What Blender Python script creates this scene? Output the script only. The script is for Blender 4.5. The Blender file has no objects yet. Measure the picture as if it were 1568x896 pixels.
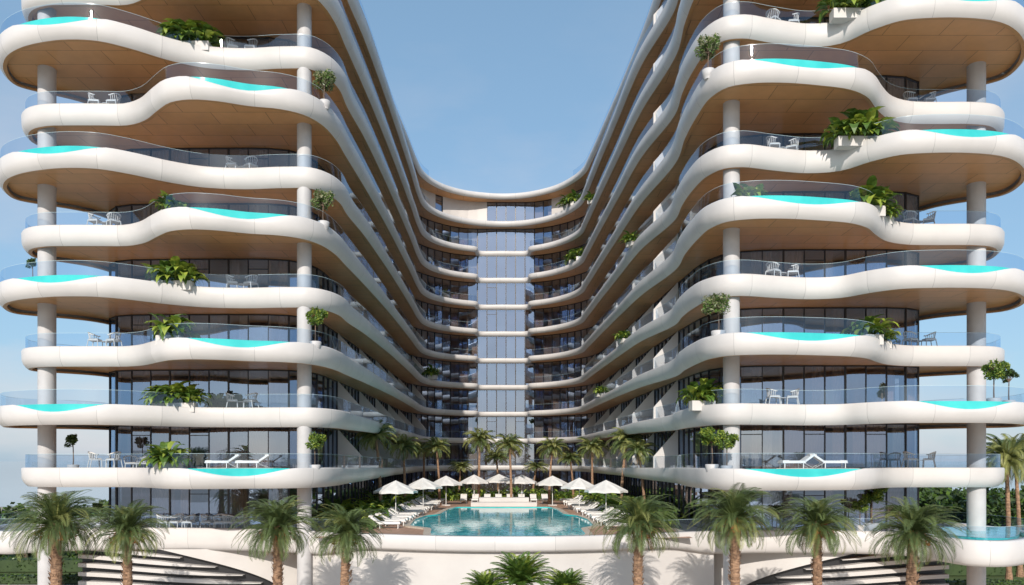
import bpy, math, random
from mathutils import Vector, Matrix
random.seed(7)
R=random.random
def U(a,b): return a+(b-a)*random.random()
S=bpy.context.scene
S.view_settings.view_transform='Standard'; S.view_settings.look='None'; S.view_settings.exposure=0
F=1176.0; H=9.1; HY=705.0
def WX(px,Y): return (px-784.0)*Y/F

# ---------------- materials ----------------
def newmat(n):
    m=bpy.data.materials.new(n); m.use_nodes=True
    nt=m.node_tree; nt.nodes.clear()
    o=nt.nodes.new('ShaderNodeOutputMaterial')
    return m,nt,o
def N(nt,t,**k):
    n=nt.nodes.new(t)
    for a,b in k.items(): setattr(n,a,b)
    return n
def pr(name,c1,c2=None,scale=2.0,rough=0.5,bump=0.0,bscale=20,spec=0.5,metal=0,stretch=(1,1,1),trans=0.0):
    m,nt,o=newmat(name)
    p=N(nt,'ShaderNodeBsdfPrincipled'); p.inputs['Roughness'].default_value=rough
    p.inputs['Specular IOR Level'].default_value=spec; p.inputs['Metallic'].default_value=metal
    tc=N(nt,'ShaderNodeTexCoord'); mp=N(nt,'ShaderNodeMapping'); mp.inputs['Scale'].default_value=stretch
    nt.links.new(tc.outputs['Object'],mp.inputs[0])
    if c2 is None: c2=tuple(x*0.9 for x in c1)
    nz=N(nt,'ShaderNodeTexNoise'); nz.inputs['Scale'].default_value=scale; nz.inputs['Detail'].default_value=4
    nt.links.new(mp.outputs[0],nz.inputs['Vector'])
    rp=N(nt,'ShaderNodeValToRGB'); rp.color_ramp.elements[0].position=0.35; rp.color_ramp.elements[1].position=0.65
    rp.color_ramp.elements[0].color=(*c2,1); rp.color_ramp.elements[1].color=(*c1,1)
    nt.links.new(nz.outputs['Fac'],rp.inputs[0]); nt.links.new(rp.outputs[0],p.inputs['Base Color'])
    if bump>0:
        n2=N(nt,'ShaderNodeTexNoise'); n2.inputs['Scale'].default_value=bscale; n2.inputs['Detail'].default_value=4
        nt.links.new(mp.outputs[0],n2.inputs['Vector'])
        b=N(nt,'ShaderNodeBump'); b.inputs['Strength'].default_value=bump; b.inputs['Distance'].default_value=0.05
        nt.links.new(n2.outputs['Fac'],b.inputs['Height']); nt.links.new(b.outputs[0],p.inputs['Normal'])
    if trans>0:
        t=N(nt,'ShaderNodeBsdfTranslucent'); mx=N(nt,'ShaderNodeMixShader'); mx.inputs[0].default_value=trans
        nt.links.new(rp.outputs[0],t.inputs[0]); nt.links.new(p.outputs[0],mx.inputs[1]); nt.links.new(t.outputs[0],mx.inputs[2])
        nt.links.new(mx.outputs[0],o.inputs[0])
    else: nt.links.new(p.outputs[0],o.inputs[0])
    return m
def glassmat(name,tint,base,k,gc=(1,1,1),pw=3.0,rough=0.0):
    m,nt,o=newmat(name)
    lw=N(nt,'ShaderNodeLayerWeight'); lw.inputs['Blend'].default_value=0.5
    a=N(nt,'ShaderNodeMath',operation='POWER'); a.inputs[1].default_value=pw
    b=N(nt,'ShaderNodeMath',operation='MULTIPLY_ADD',use_clamp=True); b.inputs[1].default_value=k; b.inputs[2].default_value=base
    t=N(nt,'ShaderNodeBsdfTransparent'); t.inputs[0].default_value=(*tint,1)
    g=N(nt,'ShaderNodeBsdfGlossy'); g.inputs['Roughness'].default_value=rough; g.inputs[0].default_value=(*gc,1)
    mx=N(nt,'ShaderNodeMixShader')
    L=nt.links.new
    L(lw.outputs['Facing'],a.inputs[0]);L(a.outputs[0],b.inputs[0]);L(b.outputs[0],mx.inputs[0]);L(t.outputs[0],mx.inputs[1]);L(g.outputs[0],mx.inputs[2]);L(mx.outputs[0],o.inputs[0])
    return m
def fasciamat():
    m,nt,o=newmat('white_panel'); L=nt.links.new
    p=N(nt,'ShaderNodeBsdfPrincipled'); p.inputs['Roughness'].default_value=0.42; p.inputs['Specular IOR Level'].default_value=0.35
    uv=N(nt,'ShaderNodeUVMap'); sx=N(nt,'ShaderNodeSeparateXYZ'); L(uv.outputs[0],sx.inputs[0])
    d=N(nt,'ShaderNodeMath',operation='DIVIDE'); d.inputs[1].default_value=3.4; L(sx.outputs[0],d.inputs[0])
    f=N(nt,'ShaderNodeMath',operation='FRACT'); L(d.outputs[0],f.inputs[0])
    c=N(nt,'ShaderNodeMath',operation='LESS_THAN'); c.inputs[1].default_value=0.007; L(f.outputs[0],c.inputs[0])
    fl=N(nt,'ShaderNodeMath',operation='FLOOR'); L(d.outputs[0],fl.inputs[0])
    wn=N(nt,'ShaderNodeTexWhiteNoise',noise_dimensions='1D'); L(fl.outputs[0],wn.inputs['W'])
    tc=N(nt,'ShaderNodeTexCoord'); nz=N(nt,'ShaderNodeTexNoise'); nz.inputs['Scale'].default_value=0.7; nz.inputs['Detail'].default_value=6
    L(tc.outputs['Object'],nz.inputs['Vector'])
    ad=N(nt,'ShaderNodeMath',operation='MULTIPLY_ADD'); ad.inputs[1].default_value=0.5; L(wn.outputs[0],ad.inputs[0]); L(nz.outputs['Fac'],ad.inputs[2])
    rp=N(nt,'ShaderNodeValToRGB'); rp.color_ramp.elements[0].position=0.3; rp.color_ramp.elements[1].position=1.1
    rp.color_ramp.elements[0].color=(0.585,0.565,0.55,1); rp.color_ramp.elements[1].color=(0.68,0.655,0.635,1)
    L(ad.outputs[0],rp.inputs[0])
    mx=N(nt,'ShaderNodeMix',data_type='RGBA'); L(c.outputs[0],mx.inputs['Factor']); L(rp.outputs[0],mx.inputs['A']); mx.inputs['B'].default_value=(0.40,0.39,0.38,1)
    L(mx.outputs['Result'],p.inputs['Base Color']); L(p.outputs[0],o.inputs[0]); return m
def tilemat(name,c1,c2,cm,bw,bh,mort=0.015,rough=0.5,off=0.5,rot=0):
    m,nt,o=newmat(name); L=nt.links.new
    p=N(nt,'ShaderNodeBsdfPrincipled'); p.inputs['Roughness'].default_value=rough
    tc=N(nt,'ShaderNodeTexCoord'); mp=N(nt,'ShaderNodeMapping'); mp.inputs['Rotation'].default_value=(0,0,rot); L(tc.outputs['Object'],mp.inputs[0])
    b=N(nt,'ShaderNodeTexBrick'); b.offset=off; b.inputs['Scale'].default_value=1; b.inputs['Brick Width'].default_value=bw; b.inputs['Row Height'].default_value=bh; b.inputs['Mortar Size'].default_value=mort
    b.inputs['Color1'].default_value=(*c1,1); b.inputs['Color2'].default_value=(*c2,1); b.inputs['Mortar'].default_value=(*cm,1)
    L(mp.outputs[0],b.inputs[0])
    nz=N(nt,'ShaderNodeTexNoise'); nz.inputs['Scale'].default_value=1.5; nz.inputs['Detail'].default_value=5; L(mp.outputs[0],nz.inputs[0])
    mr=N(nt,'ShaderNodeMapRange'); mr.inputs[3].default_value=0.85; mr.inputs[4].default_value=1.12; L(nz.outputs['Fac'],mr.inputs[0])
    vm=N(nt,'ShaderNodeVectorMath',operation='SCALE'); L(b.outputs['Color'],vm.inputs[0]); L(mr.outputs[0],vm.inputs['Scale'])
    L(vm.outputs[0],p.inputs['Base Color']); L(p.outputs[0],o.inputs[0]); return m
M={}
M['white']=fasciamat()
M['bronze']=tilemat('bronze_soffit',(0.66,0.345,0.15),(0.60,0.31,0.13),(0.27,0.14,0.055),3.2,1.6,0.02,0.36)
M['bronze_trim']=pr('bronze_trim',(0.50,0.26,0.10),rough=0.35)
M['floor']=pr('terrace_floor',(0.56,0.47,0.38),rough=0.6)
M['col']=pr('column_plaster',(0.56,0.55,0.55),(0.50,0.49,0.49),rough=0.6,scale=1.2)
M['glass']=glassmat('window_glass',(0.76,0.78,0.83),0.40,0.60,(0.52,0.67,0.93),2.2)
M['rail']=glassmat('balustrade_glass',(0.82,0.89,0.96),0.09,0.5,(0.68,0.84,1.0),3)
M['edge']=pr('glass_edge',(0.45,0.6,0.65),rough=0.2)
M['frame']=pr('dark_frame',(0.038,0.034,0.035),rough=0.35)
M['room']=pr('room_wall',(0.66,0.47,0.34),(0.48,0.33,0.23),scale=0.6,rough=0.8)
M['curt']=pr('curtain',(0.58,0.40,0.30),(0.38,0.26,0.19),scale=0.5,rough=0.9)
M['curtb']=pr('curtain_pale',(0.66,0.58,0.51),(0.50,0.43,0.37),scale=0.5,rough=0.9)
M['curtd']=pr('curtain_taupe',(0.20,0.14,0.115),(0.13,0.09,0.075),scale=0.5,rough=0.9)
M['pool']=pr('pool_glass_wall',(0.035,0.48,0.48),(0.06,0.58,0.56),scale=0.8,rough=0.08)
M['plain']=pr('white_plaster',(0.65,0.625,0.60),(0.59,0.565,0.545),scale=0.5,rough=0.55)
M['wood']=tilemat('deck_pavers',(0.50,0.31,0.22),(0.42,0.26,0.18),(0.22,0.14,0.10),0.9,0.3,0.012,0.6)
M['stone']=tilemat('stone_pavers',(0.60,0.52,0.43),(0.54,0.47,0.39),(0.38,0.34,0.3),1.2,0.6,0.012,0.6)
M['furn']=pr('white_furniture',(0.8,0.79,0.77),rough=0.4)
M['cush']=pr('cushion',(0.62,0.58,0.53),rough=0.9)
M['canvas']=pr('umbrella_canvas',(0.88,0.87,0.85),rough=0.9,trans=0.12)
M['trunk']=pr('palm_trunk',(0.44,0.27,0.165),(0.21,0.125,0.08),scale=5,rough=0.9,bump=0.8,bscale=14,stretch=(1,1,2.5))
M['bark']=pr('bark',(0.16,0.11,0.08),rough=0.9)
M['palm']=pr('palm_leaf',(0.165,0.22,0.072),(0.065,0.10,0.036),scale=1.4,rough=0.42,trans=0.2)
M['palm2']=pr('palm_leaf_yellow',(0.36,0.37,0.12),(0.17,0.20,0.06),scale=1.4,rough=0.42,trans=0.25)
M['dry']=pr('dry_frond',(0.34,0.23,0.11),(0.22,0.15,0.07),rough=0.8)
M['fruit']=pr('date_fruit',(0.42,0.14,0.04),(0.3,0.09,0.03),scale=8,rough=0.5)
M['leaf']=pr('leaf',(0.13,0.23,0.04),(0.045,0.095,0.018),scale=2.0,rough=0.4,trans=0.22)
M['leafy']=pr('leaf_lime',(0.40,0.46,0.07),(0.17,0.28,0.04),scale=2.5,rough=0.4,trans=0.25)
M['olive']=pr('leaf_olive',(0.34,0.35,0.20),(0.17,0.19,0.09),scale=3,rough=0.6,trans=0.2)
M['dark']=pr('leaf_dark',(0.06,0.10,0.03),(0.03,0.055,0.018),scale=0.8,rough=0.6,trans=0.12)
M['grass']=pr('grass',(0.10,0.145,0.04),(0.07,0.10,0.03),scale=0.6,rough=0.9,bump=0.5,bscale=30)
M['land']=pr('land',(0.42,0.37,0.30),(0.30,0.27,0.20),scale=0.02,rough=0.95)
M['sea']=pr('sea_water',(0.24,0.31,0.36),(0.18,0.25,0.31),scale=0.01,rough=0.12,bump=0.3,bscale=0.3)
M['asph']=pr('asphalt',(0.07,0.07,0.072),(0.05,0.05,0.052),scale=3,rough=0.85)
M['soil']=pr('soil',(0.09,0.06,0.04),rough=0.95)
M['black']=pr('dark_cladding',(0.022,0.022,0.025),rough=0.4)
def watermat():
    m,nt,o=newmat('pool_water'); L=nt.links.new
    p=N(nt,'ShaderNodeBsdfPrincipled'); p.inputs['Roughness'].default_value=0.03; p.inputs['IOR'].default_value=1.33
    tc=N(nt,'ShaderNodeTexCoord'); mp=N(nt,'ShaderNodeMapping'); mp.inputs['Scale'].default_value=(1,0.45,1); L(tc.outputs['Object'],mp.inputs[0])
    nz=N(nt,'ShaderNodeTexNoise'); nz.inputs['Scale'].default_value=0.9; nz.inputs['Detail'].default_value=5; nz.inputs['Distortion'].default_value=1.6
    L(mp.outputs[0],nz.inputs[0])
    v=N(nt,'ShaderNodeTexVoronoi',feature='DISTANCE_TO_EDGE'); v.inputs['Scale'].default_value=1.6
    n3=N(nt,'ShaderNodeTexNoise'); n3.inputs['Scale'].default_value=1.5; L(mp.outputs[0],n3.inputs[0])
    vm=N(nt,'ShaderNodeVectorMath',operation='ADD'); L(mp.outputs[0],vm.inputs[0]); L(n3.outputs['Color'],vm.inputs[1]); L(vm.outputs[0],v.inputs[0])
    vr=N(nt,'ShaderNodeMapRange'); vr.inputs[1].default_value=0; vr.inputs[2].default_value=.12; vr.inputs[3].default_value=.22; vr.inputs[4].default_value=0; L(v.outputs['Distance'],vr.inputs[0])
    ad=N(nt,'ShaderNodeMath',operation='ADD'); L(nz.outputs['Fac'],ad.inputs[0]); L(vr.outputs[0],ad.inputs[1])
    rp=N(nt,'ShaderNodeValToRGB'); rp.color_ramp.elements[0].position=0.34; rp.color_ramp.elements[1].position=0.85
    rp.color_ramp.elements[0].color=(0.008,0.38,0.48,1); rp.color_ramp.elements[1].color=(0.20,0.82,0.86,1)
    L(ad.outputs[0],rp.inputs[0]); L(rp.outputs[0],p.inputs['Base Color'])
    b=N(nt,'ShaderNodeBump'); b.inputs['Strength'].default_value=0.22; b.inputs['Distance'].default_value=0.04
    n2=N(nt,'ShaderNodeTexNoise'); n2.inputs['Scale'].default_value=2.5; n2.inputs['Detail'].default_value=3; L(mp.outputs[0],n2.inputs[0])
    L(n2.outputs['Fac'],b.inputs['Height']); L(b.outputs[0],p.inputs['Normal']); L(p.outputs[0],o.inputs[0]); return m
M['water']=watermat()

# ---------------- mesh builder ----------------
class MB:
    def __init__(s): s.v=[];s.f=[];s.m=[];s.sm=[];s.mats=[];s.uv={}
    def mi(s,k):
        if k not in s.mats: s.mats.append(k)
        return s.mats.index(k)
    def face(s,pts,k,smooth=False):
        b=len(s.v); s.v.extend([tuple(p) for p in pts]); s.f.append(tuple(range(b,b+len(pts)))); s.m.append(s.mi(k)); s.sm.append(smooth)
    def box(s,c,d,k,rz=0,mat=None):
        x,y,z=[q/2 for q in d]; b=len(s.v); cs,sn=math.cos(rz),math.sin(rz)
        for i in (-1,1):
            for j in (-1,1):
                for l in (-1,1):
                    X,Y=i*x,j*y
                    s.v.append((c[0]+X*cs-Y*sn,c[1]+X*sn+Y*cs,c[2]+l*z))
        for q in ((0,1,3,2),(4,6,7,5),(0,4,5,1),(2,3,7,6),(0,2,6,4),(1,5,7,3)):
            s.f.append(tuple(b+t for t in q)); s.m.append(s.mi(k)); s.sm.append(False)
    def prism(s,pts,z0,z1,k):
        n=len(pts); b=len(s.v)
        for p in pts: s.v.append((p[0],p[1],z0))
        for p in pts: s.v.append((p[0],p[1],z1))
        for i in range(n):
            j=(i+1)%n; s.f.append((b+i,b+j,b+n+j,b+n+i)); s.m.append(s.mi(k)); s.sm.append(False)
        s.f.append(tuple(b+n+i for i in range(n))); s.m.append(s.mi(k)); s.sm.append(False)
        s.f.append(tuple(b+i for i in range(n))[::-1]); s.m.append(s.mi(k)); s.sm.append(False)
    def tube(s,pts,rs,k,n=8,cap=True,smooth=True):
        b=len(s.v); m=len(pts)
        pts=[Vector(p) for p in pts]
        for i,p in enumerate(pts):
            d=(pts[min(i+1,m-1)]-pts[max(i-1,0)]).normalized()
            a=Vector((0,0,1)) if abs(d.z)<0.9 else Vector((1,0,0))
            e1=d.cross(a).normalized(); e2=d.cross(e1)
            for t in range(n):
                an=2*math.pi*t/n; s.v.append(tuple(p+(e1*math.cos(an)+e2*math.sin(an))*rs[i]))
        for i in range(m-1):
            for t in range(n):
                u=(t+1)%n; s.f.append((b+i*n+t,b+i*n+u,b+(i+1)*n+u,b+(i+1)*n+t)); s.m.append(s.mi(k)); s.sm.append(smooth)
        if cap:
            for i in (0,m-1): s.f.append(tuple(b+i*n+t for t in range(n))); s.m.append(s.mi(k)); s.sm.append(False)
    def build(s,name,parent=None,loc=(0,0,0)):
        me=bpy.data.meshes.new(name); me.from_pydata(s.v,[],s.f)
        for k in s.mats: me.materials.append(M[k])
        me.polygons.foreach_set('material_index',s.m); me.polygons.foreach_set('use_smooth',s.sm)
        if s.uv:
            ul=me.uv_layers.new(name='UVMap')
            for l in me.loops:
                ul.data[l.index].uv=s.uv.get(l.vertex_index,(1.0,0))
        me.update()
        ob=bpy.data.objects.new(name,me); S.collection.objects.link(ob); ob.location=loc
        if parent: ob.parent=parent
        return ob
def inst(name,me,loc,rz=0,sc=1,parent=None):
    ob=bpy.data.objects.new(name,me); S.collection.objects.link(ob); ob.location=loc; ob.rotation_euler=(0,0,rz); 
    ob.scale=(sc,sc,sc) if not isinstance(sc,tuple) else sc
    if parent: ob.parent=parent
    return ob
def empty(name):
    e=bpy.data.objects.new(name,None); S.collection.objects.link(e); return e

def cr(P,step=0.35):
    out=[];n=len(P);P=[Vector((p[0],p[1])) for p in P]
    for i in range(n-1):
        p1,p2=P[i],P[i+1]; p0=P[i-1] if i>0 else p1*2-p2; p3=P[i+2] if i+2<n else p2*2-p1
        t0=0;t1=t0+max((p1-p0).length,1e-4)**.5;t2=t1+max((p2-p1).length,1e-4)**.5;t3=t2+max((p3-p2).length,1e-4)**.5
        k=max(2,int((p2-p1).length/step))
        for j in range(k):
            t=t1+(t2-t1)*j/k
            A1=p0*((t1-t)/(t1-t0))+p1*((t-t0)/(t1-t0)); A2=p1*((t2-t)/(t2-t1))+p2*((t-t1)/(t2-t1)); A3=p2*((t3-t)/(t3-t2))+p3*((t-t2)/(t3-t2))
            B1=A1*((t2-t)/(t2-t0))+A2*((t-t0)/(t2-t0)); B2=A2*((t3-t)/(t3-t1))+A3*((t-t1)/(t3-t1))
            out.append(B1*((t2-t)/(t2-t1))+B2*((t-t1)/(t2-t1)))
    out.append(P[-1]); return out
def normals(P,closed):
    n=len(P);out=[]
    for i in range(n):
        a=P[(i-1)%n] if (closed or i>0) else P[i]; b=P[(i+1)%n] if (closed or i<n-1) else P[i]
        d=(b-a).normalized(); out.append(Vector((-d.y,d.x)))
    return out
def resample(P,sp):
    out=[P[0]];acc=0
    for i in range(1,len(P)):
        seg=(P[i]-P[i-1]).length; d=seg; a=P[i-1]
        while acc+d>=sp:
            r=(sp-acc); a=a+(P[i]-a)*(r/d); out.append(a); d-=r; acc=0
            if d<1e-6: break
        acc+=d
    return out

# ---------------- outlines ----------------
def pxs(l): return [(WX(a,b),b) for a,b in l]
LA=[(-27.6,100),(-27.6,70),(-27.7,56),(-28.3,51.5)]+pxs([(20,48.6),(-4,46.6),(-3,44.8),(18,43.7),(55,43.0),(100,42.7),(150,42.9),(200,43.7),(260,45),(310,45.8),(370,46.1),(430,45.9),(475,46.0),(505,47.0),(527,48.8),(540,51.5)])
LB=[(-27.6,100),(-27.6,70),(-27.7,56),(-28.2,51.5)]+pxs([(48,48.8),(33,47.4),(38,46.2),(62,45.6),(100,45.5),(150,45.5),(188,45.5),(212,44.9),(232,43.6),(252,42.6),(285,42.2),(330,42.4),(380,43.0),(430,43.4),(470,44.2),(500,45.6),(522,47.8),(537,50.5)])
INB=[(-10.5,56),(-10.45,64),(-10.5,74),(-10.6,84),(-10.7,90),(-10.5,94),(-9.6,96.8),(-8,98.9),(-6.3,100.1),(-5.0,100.7),(-4.55,101.2),(-4.45,102.6),(-4.2,103.0),(-1.2,103.05),(1.8,103.0),(2.1,102.6),(2.2,101.1),(2.7,100.5),(4,99.7),(5.6,98.2),(7.2,95.8),(8.15,93),(8.4,89),(8.8,80),(9.3,70),(9.8,60)]
INC=[(-10.5,56),(-10.45,64),(-10.5,74),(-10.6,84),(-10.7,90),(-10.5,94),(-9.6,96.8),(-8,99.0),(-6.0,100.5),(-3.8,101.4),(-1.2,101.8),(1.4,101.4),(3.6,100.3),(5.6,98.5),(7.2,95.8),(8.15,93),(8.4,89),(8.8,80),(9.3,70),(9.8,60)]
IND=[(-12.1,58),(-11.9,66),(-11.6,76),(-11.3,84),(-11.1,90),(-10.8,93.5),(-9.8,96.4),(-8.2,98.7),(-6.1,100.3),(-3.8,101.2),(-1.2,101.6),(1.4,101.2),(3.6,100.1),(5.7,98.3),(7.4,95.6),(8.5,92.6),(8.9,89),(9.6,80),(10.3,70),(10.8,60)]
RA=pxs([(1026,52.5),(1036,49.5),(1052,46.6),(1075,44.2),(1105,42.9),(1140,42.6),(1190,43.1),(1240,43.5),(1285,43.2),(1330,41.9),(1380,40.9),(1430,40.6),(1490,40.6),(1540,41.0),(1568,41.9),(1582,43.6),(1572,45.8),(1540,47.8)])+[(27.6,50.5),(26.8,55),(26.6,70),(26.6,100)]
RB=pxs([(1028,51.5),(1040,47.8),(1058,44.6),(1080,42.2),(1110,40.9),(1150,40.4),(1200,40.3),(1260,40.6),(1310,41.1),(1338,42.0),(1352,43.4),(1368,44.6),(1395,45.2),(1440,45.3),(1490,45.3),(1524,45.6),(1538,46.6),(1532,48.4),(1508,50.0)])+[(26.9,54),(26.6,70),(26.6,100)]
def outline(a,mid=INB): 
    c=(LA if a else LB)+mid+(RA if a else RB)
    p=cr(c,0.4); return p+[Vector((26.6,112)),Vector((-27.6,112))]
OA,OB=outline(True),outline(False)
O10,O11=outline(True,INC),outline(False,IND)
def OUTK(k): return O11 if k==11 else O10 if k==10 else (OA if k%2==0 else OB)
def zc(k): return 8.07+3.6*(k-1)
POOLS={True:[(WX(5,43),WX(165,43)),(WX(1400,40.6),WX(1572,40.6))],False:[(WX(280,42.3),WX(450,43.3)),(WX(1135,40.3),WX(1335,41))]}

bld=empty('apartment_building')
def th(y): 
    t=min(1,max(0,(y-46)/24)); return 1-0.42*t
PROF=[(0.30,0.40),(0.16,0.60),(0.05,0.60),(0,0.52),(0.02,-0.05),(0.09,-0.26),(0.22,-0.45),(0.36,-0.57)]
def slab(P,z,parent,name,pools=(),prof=PROF,thf=None,soff=-0.46,fl='floor',trim=0.2,dipd=0.46,flz=None):
    nm=normals(P,True); n=len(P); mb=MB()
    if thf is None: thf=lambda p,dz: th(p.y)
    ul=[0]
    for i in range(1,n+1): ul.append(ul[-1]+(P[i%n]-P[i-1]).length)
    def dip(p):
        if p.y>48.5: return 0
        for a,b in pools:
            if a<p.x<b:
                t=(p.x-a)/(b-a); return dipd*math.sin(math.pi*t)**1.3
        return 0
    for ri,(ins,dz) in enumerate(prof):
        for i in range(n+1):
            p=P[i%n]; q=p+nm[i%n]*ins
            zz=z+dz*thf(p,dz)-(dip(p) if ri in (1,2,3) else 0)
            s_i=len(mb.v); mb.v.append((q.x,q.y,zz)); mb.uv[s_i]=(ul[i],dz)
    w=n+1; kw=mb.mi('white'); kb=mb.mi('bronze_trim'); kf=mb.mi(fl); ks=mb.mi('bronze')
    for r in range(len(prof)-1):
        for i in range(n):
            mb.f.append((r*w+i,r*w+i+1,(r+1)*w+i+1,(r+1)*w+i)[::-1]); mb.m.append(kw); mb.sm.append(True)
    i0,z0=prof[-1]
    rows=[(i0,z0),(i0+trim,z0),(i0+trim+0.01,soff)]
    b=len(mb.v)
    for ins,dz in rows:
        for i in range(n):
            q=P[i]+nm[i]*ins; mb.v.append((q.x,q.y,z+dz*thf(P[i],dz)))
    for r in range(2):
        for i in range(n):
            j=(i+1)%n; mb.f.append((b+r*n+i,b+r*n+j,b+(r+1)*n+j,b+(r+1)*n+i)); mb.m.append(kb); mb.sm.append(False)
    zs=min(thf(p,-1) for p in P)*soff*0.98
    b=len(mb.v)
    for i in range(n):
        q=P[i]+nm[i]*(i0+trim+0.01); mb.v.append((q.x,q.y,z+zs))
    mb.f.append(tuple(range(b,b+n))[::-1]); mb.m.append(ks); mb.sm.append(False)
    b=len(mb.v)
    for i in range(n):
        q=P[i]+nm[i]*0.30; mb.v.append((q.x,q.y,z+flz))
    mb.f.append(tuple(range(b,b+n))); mb.m.append(kf); mb.sm.append(False)
    mb.build(name,parent)
FL=0.30
def ribbon(mb,P,nm,ins,z0,z1,k,idx,smooth=True):
    b=len(mb.v)
    for i in idx:
        q=P[i]+nm[i]*ins; mb.v.append((q.x,q.y,z0(i))); mb.v.append((q.x,q.y,z1(i)))
    for j in range(len(idx)-1):
        mb.f.append((b+2*j,b+2*j+2,b+2*j+3,b+2*j+1)); mb.m.append(mb.mi(k)); mb.sm.append(smooth)
for k in range(1,12):
    a=(k%2==0); P=OUTK(k); z=zc(k)
    slab(P,z,bld,'slab_level_%d'%k,POOLS[a] if k<11 else (),flz=FL)
    nm=normals(P,True)
    idx=[i for i in range(len(P)-2) if P[i].y<104 ]
    mb=MB(); 
    def run(ix):
        if len(ix)<2: return
        ribbon(mb,P,nm,0.22,lambda i:z+0.30,lambda i:z+0.6*th(P[i].y)+0.80,'rail',ix)
        ribbon(mb,P,nm,0.215,lambda i:z+0.6*th(P[i].y)+0.80,lambda i:z+0.6*th(P[i].y)+0.815,'edge',ix)
    cur=[]
    for i in idx:
        if P[i].y>(102.2 if k<10 else 96) or (abs(P[i].x)>26.8 and P[i].y>58): 
            run(cur);cur=[]
        else: cur.append(i)
    run(cur)
    mb.build('balustrade_level_%d'%k,bld)
    if k<11:
        mb=MB()
        for a0,b0 in POOLS[a]:
            ix=[i for i in idx if a0<P[i].x<b0 and P[i].y<48.5]
            ribbon(mb,P,nm,0.13,lambda i:z-0.05,lambda i:z+0.575,'pool',ix)
            pts=[(P[i]+nm[i]*0.13) for i in ix]+[(P[i]+nm[i]*2.0) for i in reversed(ix)]
            n=len(ix)
            for j in range(n-1):
                A,B=pts[j],pts[j+1]; C,D=pts[2*n-2-j],pts[2*n-1-j]
                mb.face([(A.x,A.y,z+0.575),(B.x,B.y,z+0.575),(C.x,C.y,z+0.575),(D.x,D.y,z+0.575)],'water')
            for j in (0,n-1):
                A=pts[j];D=pts[2*n-1-j]; mb.face([(A.x,A.y,z+.2),(D.x,D.y,z+.2),(D.x,D.y,z+.575),(A.x,A.y,z+.575)],'plain')
            for j in range(n,2*n-1):
                A,B=pts[j],pts[j+1]; mb.face([(A.x,A.y,z+.2),(B.x,B.y,z+.2),(B.x,B.y,z+.575),(A.x,A.y,z+.575)],'plain')
        mb.build('balcony_pool_level_%d'%k,bld)

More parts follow.
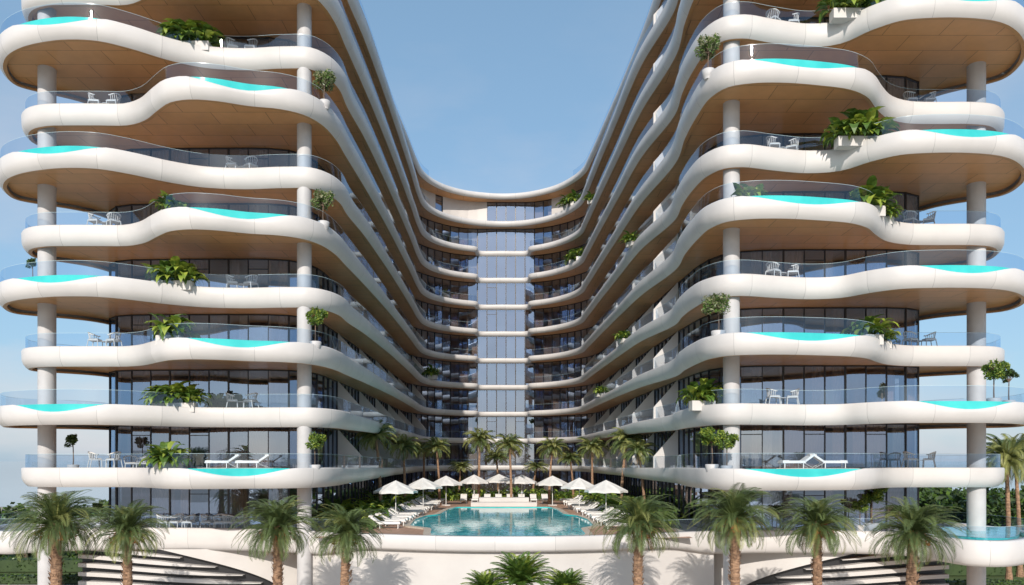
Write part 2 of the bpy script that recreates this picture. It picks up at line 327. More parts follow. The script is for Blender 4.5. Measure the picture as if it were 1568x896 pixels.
# ---------------- facades ----------------
FP=cr([(-27.2,100),(-27.2,70),(-27.2,54),(-26.9,51.4),(-25.6,50.3),(-23,50.0),(-19,49.9),(-15.5,50.0),(-14.0,50.6),(-13.3,52.2),(-13.1,56),(-13.0,75),(-13.1,90),(-12.7,95),(-11,99),(-8.2,101.9),(-5.4,103.2),(-4.3,103.25),(-1.2,103.3),(2.0,103.25),(3.0,103.1),(5.6,101.8),(8.4,99),(10.2,95.5),(10.9,91),(11.4,78),(12.3,56),(12.7,51),(13.2,49.2),(14.3,48.2),(16,47.8),(21,47.7),(24.6,47.9),(25.9,48.8),(26.3,51),(26.2,70),(26.2,100)],0.3)
V=resample(FP,1.28)
NV=normals(V,False)
for k in range(0,11):
    z0=(4.56 if k==0 else zc(k)+FL); z1=zc(k+1)-0.235
    g=MB();f=MB();c=MB();fin=MB()
    n=len(V)
    for i in range(n-1):
        p,q=V[i],V[i+1]; nn=NV[i]
        outer=(abs(p.x)>25.9 and p.y>62)
        if outer:
            f.face([(p.x,p.y,z0),(q.x,q.y,z0),(q.x,q.y,z1),(p.x,p.y,z1)],'plain'); continue
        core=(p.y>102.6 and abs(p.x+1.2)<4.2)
        pen=(k==10 and p.y>93 and ((-12.8<p.x<-10.6) or (-9.4<p.x<-4.4) or (4.9<p.x<7.6)))
        if pen:
            o1,o2=p-nn*.12,q-nn*.12
            f.face([(o1.x,o1.y,z0),(o2.x,o2.y,z0),(o2.x,o2.y,z1),(o1.x,o1.y,z1)],'plain')
        j1=U(-.016,.016); j2=U(-.016,.016)
        g.face([(p.x+nn.x*j1,p.y+nn.y*j1,z0),(q.x+nn.x*j2,q.y+nn.y*j2,z0),(q.x-nn.x*j1,q.y-nn.y*j1,z1),(p.x-nn.x*j2,p.y-nn.y*j2,z1)],'glass')
        ang=math.atan2(q.y-p.y,q.x-p.x)
        wd=0.05 if i%3 else 0.10
        if core: wd=0.12
        f.box((p.x,p.y,(z0+z1)/2),(wd,0.14,z1-z0),'frame',ang)
        mid=(p+q)/2
        f.box((mid.x,mid.y,z1-0.06),((q-p).length*0.98,0.10,0.12),'frame',ang)
        f.box((mid.x,mid.y,z0+0.04),((q-p).length*0.98,0.10,0.08),'frame',ang)
        if i%3==1 and R()<0.4:
            f.box((mid.x,mid.y,z0+2.35),((q-p).length*0.98,0.08,0.05),'frame',ang)
        r=R()
        if r<0.68 or core:
            kk='curt' if R()<0.7 else 'curtb'
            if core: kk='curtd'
            a0,a1=(0,1) if (R()<0.5 or core) else ((0,0.5) if R()<.5 else (0.45,1))
            m=max(4,int(12*(a1-a0))); pts=[]
            for t in range(m+1):
                u=a0+(a1-a0)*t/m; w=0.26+(0.07 if t%2 else 0)
                pts.append((p.x+(q.x-p.x)*u+nn.x*w,p.y+(q.y-p.y)*u+nn.y*w))
            for t in range(m):
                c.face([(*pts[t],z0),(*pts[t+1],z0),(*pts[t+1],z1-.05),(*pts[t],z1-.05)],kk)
        if i%5==2:
            c.box((p.x+nn.x*2.6,p.y+nn.y*2.6,(z0+z1)/2),(4.4,0.2,z1-z0-0.02),'room',math.atan2(nn.y,nn.x))
            c.box((mid.x+nn.x*1.7,mid.y+nn.y*1.7,z0+0.38),(1.9,0.8,0.7),'curtb',ang)
        if k>0 and 53<p.y<101 and -13.3<p.x<12.9 and i%6==0:
            d=1.9
            A=p-nn*0.08; B=p-nn*d; t=Vector((-nn.y,nn.x))*0.09
            for sgn in (1,-1):
                fin.face([((A+t*sgn).x,(A+t*sgn).y,z0),((B+t*sgn).x,(B+t*sgn).y,z0),((B+t*sgn).x,(B+t*sgn).y,z0+1.0),((A+t*sgn).x,(A+t*sgn).y,z1-.02)],'plain')
            A1,A2,B1,B2=A+t,A-t,B+t,B-t
            fin.face([(A1.x,A1.y,z1-.02),(A2.x,A2.y,z1-.02),(B2.x,B2.y,z0+1),(B1.x,B1.y,z0+1)],'plain')
            fin.face([(B1.x,B1.y,z0),(B2.x,B2.y,z0),(B2.x,B2.y,z0+1),(B1.x,B1.y,z0+1)],'plain')
    c.prism([(-22.8,100),(-22.8,54.6),(-17.8,54.4),(-17.8,100)],z0,z1-.03,'room')
    c.prism([(17,100),(17,52.2),(22,52.2),(22,100)],z0,z1-.03,'room')
    c.prism([(-17,106.6),(16,106.6),(16,107.6),(-17,107.6)],z0,z1-.03,'room')
    g.build('window_glass_level_%d'%k,bld); f.build('window_frames_level_%d'%k,bld); c.build('interiors_level_%d'%k,bld)
    if fin.f: fin.build('balcony_fins_level_%d'%k,bld)
mb=MB()
for px,y,r in ((466,46.6,0.43),(1120,43.7,0.46),(72,46.9,0.50),(1495,46.5,0.51)):
    x=WX(px,y)
    for k in range(0,11):
        z0=0 if k==0 else zc(k)+0.2; z1=zc(k+1)-0.2
        mb.tube([(x,y,z0),(x,y,z1)],[r,r],'col',28,cap=False)
mb.build('columns',bld)

# ---------------- podium ----------------
pod=empty('pool_podium')
PC=[(-27.6,70),(-29.5,62),(-32.5,56),(-34,51),(-33,47.5),(-30.5,46.2)]+pxs([(60,47.2),(130,48.2),(220,48.6),(320,48.3),(400,47.6),(470,46.4),(540,45.0),(620,43.9),(700,43.2),(780,43.0),(860,43.2),(940,43.9),(1010,45),(1080,46.2),(1160,46.7),(1250,46.7),(1340,46.2),(1400,45.0),(1440,42.8),(1480,41.2),(1530,40.6),(1570,41.4),(1590,44)])+[(31.5,48),(30,55),(27.5,62),(26.6,75)]
PP=cr(PC,0.4)+[Vector((26.6,111)),Vector((-27.6,111))]
def pth(p,dz):
    if dz>0 or p.y>60: return 1
    t=min(1,max(0,(abs(p.x-0.3)-8.5)/4)); t=t*t*(3-2*t); return 0.35+0.65*t
PPROF=[(0.55,4.55-4.2),(0.50,0.62),(0.06,0.62),(0,0.55),(0,-0.30),(0.08,-0.6),(0.25,-0.78),(0.4,-0.8)]
slab(PP,4.2,pod,'deck_slab',(),PPROF,pth,-0.75,'stone',flz=.35)
nm=normals(PP,True)
mb=MB()
ix=[i for i in range(len(PP)-2) if WX(455,46)<PP[i].x<WX(1110,46) and PP[i].y<50]
ribbon(mb,PP,nm,0.5,lambda i:0,lambda i:4.0,'plain',ix)
for sgn,x0,x1,yb in ((-1,WX(130,51),WX(470,46.5),51.0),(1,WX(1080,46.5),WX(1470,48),50.0)):
    a,b=(x0,x1)
    m=60; arc=[]
    for t in range(m+1):
        u=t/m; x=a+(b-a)*u
        e=u if sgn<0 else 1-u
        y=yb-2.6*math.sin(math.pi*min(1,e*0.9+0.1))
        arc.append(Vector((x,y)))
    for t in range(m):
        p,q=arc[t],arc[t+1]; mb.face([(p.x,p.y+.5,0),(q.x,q.y+.5,0),(q.x,q.y+.5,3.5),(p.x,p.y+.5,3.5)],'black')
    for L_ in range(6):
        zz=0.25+L_*0.56
        for t in range(m):
            lim=0.86*(1-(zz/3.6)**2*0.62)
            ea,eb=(t/m,(t+1)/m) if sgn<0 else (1-t/m,1-(t+1)/m)
            if max(ea,eb)>lim: continue
            p,q=arc[t],arc[t+1]
            fz=lambda e: zz+0.22*math.sin(e*4.5+.4+L_*.25)
            ft=lambda e: 0.25*min(1,(lim-e)*4+0.1)
            za,zb=fz(ea),fz(eb); ta,tb=ft(ea),ft(eb)
            mb.face([(p.x,p.y,za),(q.x,q.y,zb),(q.x,q.y,zb+tb),(p.x,p.y,za+ta)],'plain')
            mb.face([(p.x,p.y,za+ta),(q.x,q.y,zb+tb),(q.x,q.y+.48,zb+tb),(p.x,p.y+.48,za+ta)],'plain')
    def zl(e): 
        s=max(0,1-e/0.86)/0.62
        return 3.6*math.sqrt(min(1,s)) if e<0.86 else 0
    for t in range(m):
        ea,eb=(t/m,(t+1)/m) if sgn<0 else (1-t/m,1-(t+1)/m)
        p,q=arc[t],arc[t+1]
        mb.face([(p.x,p.y-.05,min(3.5,zl(ea)+.1)),(q.x,q.y-.05,min(3.5,zl(eb)+.1)),(q.x,q.y-.05,3.5),(p.x,p.y-.05,3.5)],'plain')
mb.build('podium_walls',pod)
mb=MB()
ixl=[i for i in range(len(PP)-2) if PP[i].y<60 and (PP[i].x<WX(560,45) or PP[i].x>WX(1010,45))]
cur=[]
def flush():
    global cur
    if len(cur)>1: ribbon(mb,PP,nm,0.3,lambda i:4.8,lambda i:5.55,'rail',cur); ribbon(mb,PP,nm,0.295,lambda i:5.55,lambda i:5.565,'edge',cur)
    cur=[]
for i in ixl:
    if cur and i!=cur[-1]+1: flush()
    cur.append(i)
flush()
mb.build('terrace_balustrade',pod)
mb=MB(); pts=pxs([(1442,49),(1446,46),(1462,43.6),(1495,42.2),(1535,41.8),(1556,43),(1562,46),(1562,49)])
c0=cr(pts,0.4); mb.prism(c0,4.4,4.86,'pool'); mb.face([(p.x*0.999,p.y+.01,4.866) for p in c0],'water'); mb.build('plunge_pool')

# ---------------- swimming pool ----------------
pool=empty('swimming_pool')
sp=[(-4.6,44.4),(-0.3,44.15),(4.0,44.4),(4.45,46.5),(4.5,50.5),(5.6,52.5),(5.7,58),(5.2,62),(4.3,63.5),(4.1,70),(3.6,73.2),(-5.3,73.2),(-5.8,70),(-6.0,63.5),(-6.9,62),(-7.3,58),(-7.0,52.5),(-5.3,50.5),(-4.95,46.5)]
spc=[Vector(p) for p in sp]
cc=[]
for i in range(len(sp)):
    p0,p1,p2=spc[i-1],spc[i],spc[(i+1)%len(sp)]
    a=p1+(p0-p1).normalized()*min(0.5,(p0-p1).length*.4); b=p1+(p2-p1).normalized()*min(0.5,(p2-p1).length*.4)
    for t in (0,.33,.66,1): cc.append(a*(1-t)**2+p1*(2*t*(1-t))+b*t*t)
mb=MB(); mb.face([(p.x,p.y,4.60) for p in cc],'water'); mb.build('water',pool)
nmc=normals(cc,True)
mb=MB(); n=len(cc)
for i in range(n):
    j=(i+1)%n; a,b=cc[i],cc[j]; A,B=a-nmc[i]*0.45,b-nmc[j]*0.45
    mb.face([(a.x,a.y,4.66),(b.x,b.y,4.66),(B.x,B.y,4.66),(A.x,A.y,4.66)],'stone')
    mb.face([(a.x,a.y,4.5),(b.x,b.y,4.5),(b.x,b.y,4.66),(a.x,a.y,4.66)],'pool')
    mb.face([(A.x,A.y,4.5),(B.x,B.y,4.5),(B.x,B.y,4.66),(A.x,A.y,4.66)],'stone')
mb.build('coping',pool)
mb=MB()
mb.face([(-11.6,44.9,4.556),(10.6,44.9,4.556),(10.4,88,4.556),(-11.8,88,4.556)],'wood')
mb.build('pool_deck')
mb=MB()
mb.box((-0.8,76.2,4.75),(6.5,1.2,0.4),'plain'); mb.box((-0.8,77.6,4.95),(5,1.4,0.8),'plain'); mb.build('waterfall_wall',pool)

# ---------------- furniture ----------------
def tomesh(m,nm_):
    ob=m.build('tmp'); me=ob.data; bpy.data.objects.remove(ob); me.name=nm_; return me
def chair():
    m=MB()
    m.box((0,0,0.42),(0.52,0.50,0.05),'furn'); m.box((0,0,0.47),(0.46,0.44,0.05),'cush')
    for sx in (-1,1):
        m.tube([(sx*.25,-.24,0),(sx*.24,-.22,.44)],[.024,.024],'furn',6)
        m.tube([(sx*.27,.30,0),(sx*.24,.22,.44)],[.024,.024],'furn',6)
    arc=[]
    for t in range(13):
        a=math.pi*(-0.12+1.24*t/12); arc.append((0.31*math.cos(a),0.02+0.29*math.sin(a),0.68+0.13*max(0,math.sin(a))))
    m.tube(arc,[.03]*13,'furn',6)
    for t in range(1,12):
        p=arc[t]; m.tube([(p[0]*.8,p[1]*.8,.43),p],[.015,.015],'furn',4)
    return tomesh(m,'chair_mesh')
def table(r,h):
    m=MB(); m.tube([(0,0,h-.03),(0,0,h)],[r,r],'furn',20); m.tube([(0,0,0.02),(0,0,h-.03)],[.03,.03],'furn',8); m.tube([(0,0,0),(0,0,.025)],[r*.55,r*.5],'furn',16)
    return tomesh(m,'table_mesh')
def lounger():
    m=MB(); m.box((0,-.3,.30),(.66,1.35,.06),'furn'); m.box((0,-.3,.37),(.62,1.32,.09),'furn')
    b=[(-.31,.38,.33),(.31,.38,.33),(.31,.95,.72),(-.31,.95,.72)]; t=[(x,y-.06,z+.09) for x,y,z in b]
    m.face(b,'furn');m.face(t,'furn')
    for i in range(4): j=(i+1)%4; m.face([b[i],b[j],t[j],t[i]],'furn')
    m.box((0,.80,.73),(.4,.22,.10),'cush'); m.box((0,-.75,.425),(.5,.35,.025),'cush')
    for sx in (-1,1):
        for y in (-.85,.25): m.box((sx*.28,y,.14),(.05,.05,.28),'furn')
        m.tube([(sx*.28,.3,.28),(sx*.28,.8,.02)],[.02,.02],'furn',5)
    return tomesh(m,'lounger_mesh')
def umbrella():
    m=MB(); m.tube([(0,0,0),(0,0,2.45)],[.035,.03],'furn',8); m.box((0,0,.05),(.6,.6,.1),'plain')
    n=8; r=1.6; ap=(0,0,2.84)
    rim=[(r*math.cos(2*math.pi*i/n),r*math.sin(2*math.pi*i/n),2.06) for i in range(n)]
    for i in range(n):
        a,b=rim[i],rim[(i+1)%n]; mid=((a[0]+b[0])/2*.97,(a[1]+b[1])/2*.97,2.10)
        am=(a[0]*.5,a[1]*.5,2.47); bm=(b[0]*.5,b[1]*.5,2.47); mm=(mid[0]*.5,mid[1]*.5,2.44)
        for A,B,C,D in ((am,mm,mid,a),(mm,bm,b,mid)): m.face([A,D,C,B],'canvas')
        m.face([ap,am,mm],'canvas'); m.face([ap,mm,bm],'canvas')
        m.face([a,mid,(mid[0],mid[1],1.95),(a[0],a[1],1.9)],'canvas'); m.face([mid,b,(b[0],b[1],1.9),(mid[0],mid[1],1.95)],'canvas')
        m.tube([(0,0,1.8),am],[.012,.012],'furn',4,cap=False)
    return tomesh(m,'umbrella_mesh')
CH=chair(); TB=table(.32,.5); TB2=table(.45,.74); LO=lounger(); UM=umbrella()
def edgeY(k,x):
    best=99
    for p in OUTK(k):
        if abs(p.x-x)<0.35 and p.y<best: best=p.y
    return best
def bal(px,k,inset):
    y=44.5
    for _ in range(3):
        x=WX(px,y); y=edgeY(k,x)+inset
    return (WX(px,y),y,zc(k)+FL+0.002)
def seats(px1,px2,k,ins=.95):
    xs=[]
    for px in (px1,px2):
        x,y,z=bal(px,k,ins); inst('balcony_chair',CH,(x,y,z+.25),(1.9 if px==px1 else -1.9)+U(-.4,.4),1.22); xs.append((x,y,z))
    cx=(xs[0][0]+xs[1][0])/2; cy=(xs[0][1]+xs[1][1])/2; z=xs[0][2]
    inst('side_table',TB,(cx,cy+.25,z+.25))
    m=MB(); m.box((cx,cy+.1,z+.124),(2.4,1.3,.245),'stone'); m.build('seating_platform')
for k in range(2,11,2): seats(356,384,k); seats(1184,1213,k)
for k in range(1,11,2): seats(146,174,k); seats(1394,1422,k)
for px in (342,388,1220,1268):
    x,y,z=bal(px,1,2.6); inst('sun_lounger',LO,(x,y,z+.3),-1.45 if px<400 or px==1220 else 1.5)
# raised timber-stone plinth carrying the level-1 loungers
for px in (365,1244):
    x,y,z=bal(px,1,2.6); m=MB(); m.box((x,y,z+.148),(4.6,1.6,.296),'stone'); m.build('lounger_platform')
for px,rz in ((200,.5),(214,-.8)):
    x,y,z=bal(px,1,1.6); inst('balcony_chair',CH,(x,y,z),rz,1.25)
for px,rz in ((250,1.7),(270,-.3),(288,-1.6),(318,1.5),(338,.2),(352,3.0),(368,-1.5),(1160,1.6),(1205,-1.6)):
    y=49.5 if px<800 else 47.7
    inst('terrace_chair',CH,(WX(px,y),y+U(-.2,.2),4.56),rz,1.3)
for px in (262,344): inst('terrace_table',TB2,(WX(px,49.6),49.6,4.56),0,1.2)
umb=[(606,58.8),(648,68),(683,77),(726,83),(799,83),(846,77),(887,68),(928,60),(764,87)]
for px,y in umb: inst('patio_umbrella',UM,(WX(px,y),y,4.56),U(0,1),1.06)
for s,xs,xe in ((-1,-7.9,-7.6),(1,6.6,5.6)):
    y=50
    i=0
    while y<82:
        if not (s<0 and y<51): inst('sun_lounger',LO,(xs+(xe-xs)*(y-50)/32+U(-.08,.08)+s*0.6,y,4.56),(math.pi/2 if s<0 else -math.pi/2)+U(-.06,.06),1.1)
        y+=1.35 if i%2==0 else 2.0; i+=1
for i in range(8): inst('sun_lounger',LO,(-5.2+i*1.25,82.5,4.56),U(-.05,.05),1.1)

# ---------------- vegetation ----------------
def frond(m,org,az,pit,L,droop,ll,key,ns=22,w=0.05,vee=0.25):
    p=Vector(org); h=Vector((math.cos(az),math.sin(az),0)); pts=[];dirs=[]
    pt=pit; tw=U(-.25,.25)
    for i in range(ns+1):
        d=h*math.cos(pt)+Vector((0,0,math.sin(pt))); pts.append(p.copy()); dirs.append(d); p=p+d*(L/ns); pt-=droop/ns*(0.4+1.2*i/ns)
    sd=Vector((-math.sin(az),math.cos(az),0))
    m.tube([pts[0],pts[ns//2],pts[ns]],[0.035*L/2,0.02*L/2,0.005],key,3,cap=False,smooth=False)
    for i in range(2,ns+1):
        t=i/ns; l=ll*(math.sin(math.pi*min(1,t*0.86+0.12))**0.7)*U(.85,1.1)
        up=sd.cross(dirs[i])*-1
        for s in (-1,1):
          for q in (0,0.5):
            base=pts[i]-dirs[i]*(L/ns)*q
            dd=(sd*s*0.8+dirs[i]*(0.45+0.7*t*t)+up*(vee+tw*s)+Vector((0,0,-0.12))).normalized()
            tip=base+dd*l+Vector((0,0,-0.22*l*l))
            mid=base+dd*l*.5+Vector((0,0,0.02))
            wv=dirs[i]*w
            m.face([base,mid+wv*.9,tip,mid-wv*.3],key)
def datepalm(seed,th_,Lf=2.45,nf=78):
    random.seed(seed); m=MB()
    pts=[];rs=[];nr=int(th_/0.13)
    lx=U(-.2,.2);ly=U(-.2,.2)
    for i in range(nr+1):
        t=i/nr; pts.append((lx*t*t,ly*t*t,th_*t)); rs.append((0.235-0.03*t+0.05*max(0,t-.85)/.15*1.5)+(0.02 if i%2 else -0.01)+(0.12*(1-t*8) if t<.125 else 0))
    m.tube(pts,rs,'trunk',14,smooth=False)
    for i in range(120):
        z=U(th_*.45,th_+.1); a=i*2.39; r=0.22; c,s_=math.cos(a),math.sin(a)
        m.face([(lx+c*r-s_*.06,ly+s_*r+c*.06,z),(lx+c*r+s_*.06,ly+s_*r-c*.06,z),(lx+c*(r+.10)+s_*.03,ly+s_*(r+.10)-c*.03,z+.16),(lx+c*(r+.10)-s_*.03,ly+s_*(r+.10)+c*.03,z+.16)],'trunk')
    for i in range(nf):
        u=i/nf; az=i*2.39996+U(-.25,.25); pit=math.radians(84-108*u+U(-9,9)); 
        key='palm' if R()<.85 else 'palm2'
        frond(m,(lx+.1*math.cos(az),ly+.1*math.sin(az),th_+.15*(1-u)),az,pit,Lf*U(.78,1.06)*(0.8+.25*math.sin(math.pi*u)),1.5+.5*R(),0.48,key,22,0.033)
    for i in range(8):
        az=U(0,6.28); frond(m,(lx,ly,th_-.05),az,-0.75,Lf*.6,.7,.3,'dry',12,.025)
    for i in range(9):
        az=U(0,6.28); h=(math.cos(az),math.sin(az)); P_=[(h[0]*.15,h[1]*.15,th_),(h[0]*.5,h[1]*.5,th_+.12),(h[0]*.72,h[1]*.72,th_-.18)]
        m.tube(P_,[.02,.015,.01],'fruit',4)
        for j in range(26):
            x,y,z=h[0]*.72+U(-.12,.12),h[1]*.72+U(-.12,.12),th_-.2-U(0,.38)
            m.box((x,y,z),(.035,.035,.07),'fruit',U(0,3))
    return tomesh(m,'date_palm_mesh')
def cocopalm(seed,th_,Lf=2.15,nf=36):
    random.seed(seed); m=MB(); pts=[];rs=[]; lx=U(-.5,.5);ly=U(-.3,.3); nr=36
    for i in range(nr+1):
        t=i/nr; pts.append((lx*t*t,ly*t*t,th_*t)); rs.append(.15-.06*t+(.008 if i%2 else 0)+(0.08*(1-t*8) if t<.125 else 0))
    m.tube(pts,rs,'trunk',10,smooth=False)
    m.tube([(lx,ly,th_-.05),(lx,ly,th_+.35)],[.11,.06],'palm2',8)
    for i in range(nf):
        u=i/nf; az=i*2.39996+U(-.25,.25); pit=math.radians(80-85*u+U(-8,8))
        frond(m,(lx,ly,th_+.25),az,pit,Lf*U(.85,1.1),1.8+.5*R(),0.5,'palm2' if R()<.7 else 'palm',18,0.055,vee=-.15)
    for i in range(3): frond(m,(lx,ly,th_+.1),U(0,6.28),-.7,Lf*.7,.9,.3,'dry',10,.03,vee=-.1)
    return tomesh(m,'coconut_palm_mesh')
DP=[datepalm(11,5.4),datepalm(12,5.4),datepalm(13,5.4),datepalm(14,5.4)]
fp=[(86,802,37.0,1.10),(196,812,37.5,.94),(425,806,37.5,.98),(526,815,37.8,.92),(977,802,37.5,1.0),(1126,792,37.2,1.03),(1252,802,37.5,.96),(1393,812,37.0,1.04)]
for i,(px,py,y,sc) in enumerate(fp):
    z=H-(py-HY)/F*y
    inst('date_palm',DP[i%4],(WX(px,y),y,z-5.4*sc-0.1),i*1.3,(sc,sc,sc))
mb=MB()
for i,(px,py,y,sc) in enumerate(fp):
    z=H-(py-HY)/F*y; base=z-5.4*sc
    x=WX(px,y); mb.tube([(x,y,0.0),(x,y,max(.3,base+.15))],[1.0,.95],'plain',20); 
mb.build('palm_planter_rings')
for i in range(14):
    inst('date_palm',DP[i%4],(-52+i*8+U(-2,2),U(-34,-14),0),i*1.1,1.35+U(-.1,.3))
CP=[cocopalm(21,6.2),cocopalm(22,6.2),cocopalm(23,6.2)]
cp=[(580,668,62),(624,684,70),(646,690,84),(677,686,80),(730,674,84),(767,700,92),(780,682,78),(845,686,80),(875,703,90),(911,686,78),(948,676,66),(991,692,60),(700,715,94),(820,715,95)]
for i,(px,py,y) in enumerate(cp):
    z=H-(py-HY)/F*y; hh=z-4.55
    s=hh/6.4; q=(max(s,.85) if y<70 else 1.05*max(s,.9)); inst('coconut_palm',CP[i%3],(WX(px-(4 if i%2 else -3),y),y,4.5),i*1.9+.5,(q,q,s))
inst('coconut_palm',CP[0],(WX(1545,56),56,0),1,(1.3,1.3,1.42)); inst('coconut_palm',CP[1],(WX(1562,60),60,0),2,(1.2,1.2,1.45)); 

def bigleaf(m,org,az,pit,L,W,key,droop=1.0):
    p=Vector(org); h=Vector((math.cos(az),math.sin(az),0)); sd=Vector((-math.sin(az),math.cos(az),0)); n=4
    pet=L*U(.35,.7); 
    d=h*math.cos(pit)+Vector((0,0,math.sin(pit))); q=p+d*pet
    m.face([p+sd*.012,p-sd*.012,q-sd*.01,q+sd*.01],key)
    prev=None; pt=pit-.3; 
    for i in range(n+1):
        t=i/n; w=W*math.sin(math.pi*(0.06+0.94*t)**.7)*.5 if i<n else 0.003
        d=h*math.cos(pt)+Vector((0,0,math.sin(pt))); up=Vector((0,0,1))*w*.35
        row=(q-sd*w+up,q.copy(),q+sd*w+up)
        if prev: m.face([prev[0],prev[1],row[1],row[0]],key); m.face([prev[1],prev[2],row[2],row[1]],key)
        prev=row; q=q+d*(L/n); pt-=droop/n*1.3
def tropplant(seed,w,pot=True,n=55,hh=1.0):
    random.seed(seed); m=MB()
    if pot:
        m.box((0,0,.27),(w*.66,.62,.54),'plain'); m.box((0,0,.545),(w*.62,.5,.02),'soil')
    z=.5 if pot else 0
    for i in range(n):
        x=U(-.5,.5)*w*.66; e=1-abs(x)/(w*.5)
        L=U(.30,.66)*hh; bigleaf(m,(x,U(-.25,.25),z),U(0,6.28),U(.35,1.5),L*(.7+.6*e),L*.55,'leafy' if R()<.5 else 'leaf',U(.8,1.8))
    return tomesh(m,'tropical_plant_mesh')
def tinytree(seed,h,cr_,key,key2=None,pot=.32,nl=900,ls=.07):
    random.seed(seed); m=MB()
    m.tube([(0,0,0),(0,0,.1),(0,0,.42),(0,0,.45)],[pot*.6,pot*.85,pot,pot*.9],'col',16); m.tube([(0,0,.43),(0,0,.44)],[pot*.85]*2,'soil',12)
    m.tube([(0,0,.4),(.03,.02,.7),(0,0,h-cr_)],[.04,.035,.025],'bark',6)
    cl=[]
    for i in range(13):
        a=U(0,6.28);b=U(-.7,1.2);r=cr_*U(.45,.8); c=Vector((math.cos(a)*math.cos(b)*r,math.sin(a)*math.cos(b)*r,h-cr_+.25+math.sin(b)*r)); cl.append((c,cr_*U(.28,.45)))
        m.tube([(0,0,h-cr_-.05),tuple(c)],[.018,.006],'bark',4,cap=False)
    for i in range(nl):
        c,r=random.choice(cl); v=Vector((random.gauss(0,1),random.gauss(0,1),random.gauss(0,.8))).normalized()*r*U(.5,1.05); p=c+v
        d=Vector((U(-1,1),U(-1,1),U(-.6,.8))).normalized(); e=d.cross(Vector((U(-1,1),U(-1,1),U(-1,1)))).normalized()
        l=ls*U(.7,1.4); m.face([p-d*l,p+e*l*.45,p+d*l,p-e*l*.45],key if R()<.6 or not key2 else key2)
    return tomesh(m,'potted_tree_mesh')
T1=[tropplant(31,3.8,n=200,hh=1.6),tropplant(32,3.5,n=180,hh=1.55),tropplant(35,3.9,n=210,hh=1.65)]
T2=[tropplant(33,1.9,n=105,hh=1.55),tropplant(34,2.0,n=110,hh=1.5),tropplant(36,1.8,n=95,hh=1.4)]
TO=tinytree(41,2.0,.68,'olive','leaf',nl=1400); TG=tinytree(42,2.1,.62,'leaf','leafy',nl=1600); TD=tinytree(43,2.0,.5,'dark','leaf')
big=[(290,8),(265,4),(268,2),(1305,8),(1316,6)]
for i,(px,k) in enumerate(big):
    x,y,z=bal(px,k,.85); inst('planter_with_tropical_plants',T1[i%2] if k!=6 else T1[2],(x,y,z+.002),0 if i%2 else math.pi,1.0)
for i,(px,k) in enumerate([(260,3),(257,1),(1332,3),(1334,5),(1075,2),(262,5),(1145,5),(1352,5),(1350,3)]):
    x,y,z=bal(px,k,.9 if px!=1145 else 1.6); inst('planter_with_tropical_plants',T2[i%3],(x,y,z+.002),i*math.pi+U(-.1,.1),1.05 if i<5 else .8)
for px,k,me,s in [(497,7,TO,1.1),(495,5,TO,1.15),(483,3,TG,1.1),(482,1,TG,1.05),(112,1,TD,1.05),(50,4,TD,.8),(1085,7,TO,1.15),(1100,3,TO,1.25),(1090,1,TG,1.15),(1113,1,TG,1.0),(1522,2,TG,1.15),(1545,2,TD,1.0),(1545,8,TD,.8)]:
    x,y,z=bal(px,k,.85 if px>60 else 1.5); inst('potted_tree',me,(x,y,z+.002),U(0,6),s)
inst('potted_tree',TG,(WX(1325,48.5),47.6,4.56),1,1.45); inst('potted_tree',TG,(WX(1305,48),46.9,4.75),2,.9)
for px,y in ((150,50.6),(1190,47.2),(1375,47.5),(440,49.5)): inst('potted_tree',TD,(WX(px,y),y,4.56),U(0,6),.8)
for (x,y,k) in [(7.0,96.9,10),(7.9,95.6,10),(7.6,96.2,8),(8.2,94.6,8),(8.7,84,9),(8.9,78,3),(-9.9,95.5,4),(9.5,66,4),(9.6,62,6)]:
    inst('potted_shrub',T2[0],(x,y,zc(k)+.302),U(0,6),.95 if y>90 else .65)
random.seed(77); m=MB()
for i in range(420):
    s=-1 if R()<.5 else 1; y=U(51,97)
    if y>86: x=U(-9.5,7.5)
    else: x=U(-12.4,-9.8) if s<0 else U(8.5,11.2)-(y-51)*.03
    hgt=U(.9,2.6) if y<86 else U(.8,1.9)
    key='dark' if R()<.2 else 'leaf'
    for j in range(15): bigleaf(m,(x+U(-.3,.3),y+U(-.3,.3),4.56),U(0,6.28),U(.5,1.5),hgt*U(.4,.7),hgt*.2,key if R()<.6 else 'leafy',U(.8,1.8))
m.build('garden_shrubs')
def cyc(seed,hh):
    random.seed(seed); m=MB(); m.tube([(0,0,0),(0,0,hh)],[.3,.22],'trunk',12)
    for i in range(60):
        u=i/60; frond(m,(0,0,hh),i*2.39996,math.radians(84-72*u),1.75,1.3,.42,'leafy' if R()<.3 else 'leaf',20,0.045,vee=.1)
    return tomesh(m,'cycad_mesh')
CY=cyc(51,2.6)
for px,y,s in ((797,37.0,1.08),(743,36.5,.78),(867,36.5,.80),(700,36,.6),(905,36,.55)):
    inst('cycad_plant',CY,(WX(px,y),y,0.35 if s>1 else 0.75),U(0,6),s)
m=MB(); random.seed(5)
for i in range(2600):
    x=U(-8,8);y=U(35,38.5);z=U(1.0,2.35)
    d=Vector((U(-1,1),U(-1,1),U(-.2,1))).normalized(); e=d.cross(Vector((U(-1,1),U(-1,1),.3))).normalized(); l=U(.08,.18)
    p=Vector((x,y,z)); m.face([p-d*l,p+e*l*.5,p+d*l,p-e*l*.5],'leaf' if R()<.6 else 'dark')
m.box((0,36.8,.55),(16.5,3.8,1.1),'plain'); m.build('shrub_bed')
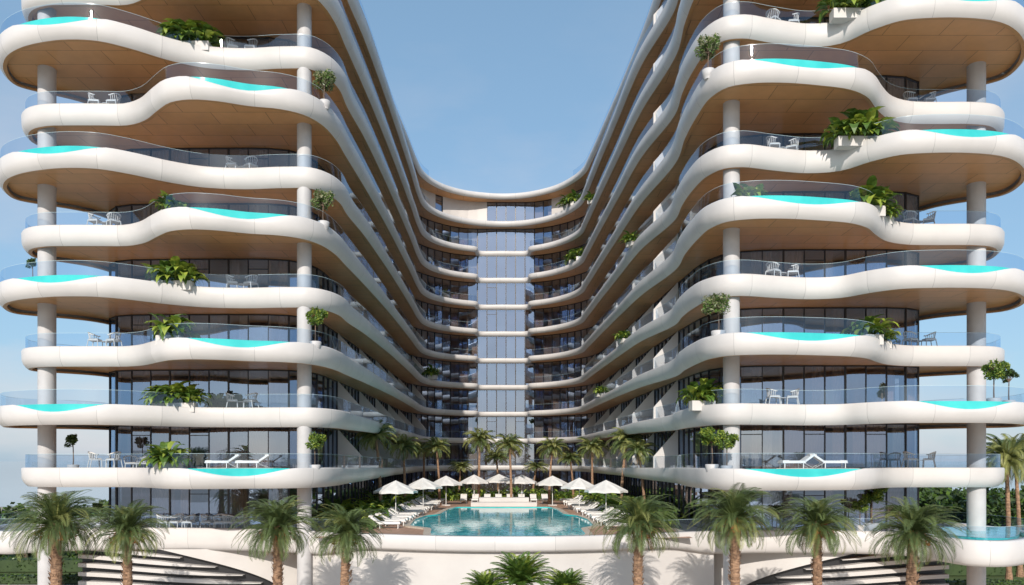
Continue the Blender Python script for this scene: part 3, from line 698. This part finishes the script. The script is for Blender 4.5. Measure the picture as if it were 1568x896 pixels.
def mass(name,regs,seed,ls=.35,key='dark',key2='leaf'):
    random.seed(seed); m=MB()
    for (x,y,z,rx,ry,rz,n) in regs:
        m.tube([(x,y,0),(x,y,z)],[.25,.12],'bark',6)
        cl=[(x+U(-1,1)*rx*.7,y+U(-1,1)*ry*.7,z+U(-.9,.8)*rz*.7,U(.3,.5)) for _ in range(9)]
        for i in range(n):
            cx,cy,cz,r=random.choice(cl); v=Vector((random.gauss(0,1),random.gauss(0,1),random.gauss(0,1))).normalized()*U(.6,1.05)
            p=Vector((cx+v.x*rx*r,cy+v.y*ry*r,cz+v.z*rz*r)); d=Vector((U(-1,1),U(-1,1),U(-.5,.9))).normalized(); e=d.cross(Vector((U(-1,1),U(-1,1),U(-1,1)))).normalized(); l=ls*U(.6,1.3)
            m.face([p-d*l,p+e*l*.6,p+d*l,p-e*l*.6],key if R()<.6 else key2)
    return m.build(name)
random.seed(9)
regs=[]
for i in range(30):
    y=U(64,84); x=U(0.52,.80)*y; regs.append((x,y,3.7+U(-.5,.6),2.6,2.6,3.0,850))
for i in range(26):
    y=U(66,86); x=-U(0.50,.80)*y; regs.append((x,y,2.5+U(-.5,.3),2.6,2.6,2.2,700))
mass('background_trees',regs,3,.28)
m=MB(); random.seed(8)
for (xa,xb,ya,yb,h) in ((-60,-30,62,64,1.1),(30,60,60,62,1.3),(-60,-29,56,57,.7),(29,60,52,53,.9)):
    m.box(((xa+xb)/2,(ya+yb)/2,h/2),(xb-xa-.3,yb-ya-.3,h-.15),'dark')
    for i in range(int((xb-xa)*160)):
        p=Vector((U(xa,xb),U(ya,yb),U(0,1)**.6*h)); d=Vector((U(-1,1),U(-1,1),U(-.5,.9))).normalized(); e=d.cross(Vector((U(-1,1),U(-1,1),U(-1,1)))).normalized(); l=.11
        m.face([p-d*l,p+e*l*.6,p+d*l,p-e*l*.6],'dark' if R()<.5 else 'leaf')
m.build('hedge')
# ---------------- ground ----------------
m=MB(); m.face([(-4000,-1500,0),(4000,-1500,0),(4000,6000,0),(-4000,6000,0)],'land'); m.build('ground')
m=MB(); m.face([(-4000,150,.02),(4000,150,.02),(4000,6000,.02),(-4000,6000,.02)],'sea'); m.build('sea')
m=MB(); m.face([(-90,-60,.004),(90,-60,.004),(90,50,.004),(-90,50,.004)],'stone'); m.build('plaza_bounce_paving')  # paving out of view, kept bright to bounce light up onto the soffits
m=MB(); m.face([(-90,57.5,.008),(-24,57.5,.008),(-24,110,.008),(-90,110,.008)],'grass'); m.face([(24,55,.008),(90,55,.008),(90,110,.008),(24,110,.008)],'grass'); m.build('lawn')
m=MB(); m.box((-57,50.2,.06),(66,.3,.12),'plain'); m.box((-57,55.2,.06),(66,.3,.12),'plain'); m.box((57,49,.06),(66,.3,.12),'plain'); m.build('kerb')
m=MB(); m.face([(-90,50.35,.012),(-24,50.35,.012),(-24,55.05,.012),(-90,55.05,.012)],'asph'); m.build('road')

# ---------------- world / sun / camera ----------------
el=math.radians(27); az=math.radians(5)
w=bpy.data.worlds.new('World'); S.world=w; w.use_nodes=True; nt=w.node_tree; L=nt.links.new
bg=nt.nodes['Background']; bg.inputs[1].default_value=0.138
sk=nt.nodes.new('ShaderNodeTexSky'); sk.sky_type='NISHITA'; sk.sun_disc=False; sk.sun_elevation=el; sk.sun_rotation=math.pi+az
sk.air_density=1.0; sk.dust_density=1.0; sk.ozone_density=1.5
tc=nt.nodes.new('ShaderNodeTexCoord'); mp=nt.nodes.new('ShaderNodeMapping'); mp.inputs['Scale'].default_value=(1,1,2.6); L(tc.outputs['Generated'],mp.inputs[0])
nz=nt.nodes.new('ShaderNodeTexNoise'); nz.inputs['Scale'].default_value=2.6; nz.inputs['Detail'].default_value=8; nz.inputs['Roughness'].default_value=.55; L(mp.outputs[0],nz.inputs[0])
rp=nt.nodes.new('ShaderNodeValToRGB'); rp.color_ramp.elements[0].position=.42; rp.color_ramp.elements[1].position=.75; L(nz.outputs['Fac'],rp.inputs[0])
sx=nt.nodes.new('ShaderNodeSeparateXYZ'); L(tc.outputs['Generated'],sx.inputs[0])
mr=nt.nodes.new('ShaderNodeMapRange'); mr.inputs[1].default_value=0.0; mr.inputs[2].default_value=0.5; mr.inputs[3].default_value=.9; mr.inputs[4].default_value=.10; L(sx.outputs['Z'],mr.inputs[0])
mu=nt.nodes.new('ShaderNodeMath'); mu.operation='MULTIPLY'; L(rp.outputs[0],mu.inputs[0]); L(mr.outputs[0],mu.inputs[1])
hf=nt.nodes.new('ShaderNodeMapRange'); hf.inputs[1].default_value=0.0; hf.inputs[2].default_value=0.55; hf.inputs[3].default_value=.62; hf.inputs[4].default_value=.42; L(sx.outputs['Z'],hf.inputs[0])
hz=nt.nodes.new('ShaderNodeMix'); hz.data_type='RGBA'; L(hf.outputs[0],hz.inputs['Factor']); L(sk.outputs[0],hz.inputs['A']); hz.inputs['B'].default_value=(2.3,4.1,5.9,1)
mx=nt.nodes.new('ShaderNodeMix'); mx.data_type='RGBA'; L(mu.outputs[0],mx.inputs['Factor']); L(hz.outputs['Result'],mx.inputs['A']); mx.inputs['B'].default_value=(6.0,5.5,5.5,1)
L(mx.outputs['Result'],bg.inputs[0])
sl=bpy.data.lights.new('sun','SUN'); sl.energy=4.0; sl.angle=math.radians(.5); sl.color=(1,.92,.83)
so=bpy.data.objects.new('sun',sl); S.collection.objects.link(so)
d=Vector((math.sin(az)*math.cos(el),math.cos(az)*math.cos(el),-math.sin(el))); so.rotation_euler=d.to_track_quat('-Z','Y').to_euler(); so.location=(-20,-60,60)
cam=bpy.data.cameras.new('camera'); co=bpy.data.objects.new('camera',cam); S.collection.objects.link(co)
co.location=(0,0,H); co.rotation_euler=(math.radians(90),0,0); cam.sensor_width=36; cam.lens=27; cam.shift_y=(HY-448)/1568; cam.clip_end=9000; cam.clip_start=.5
S.camera=co
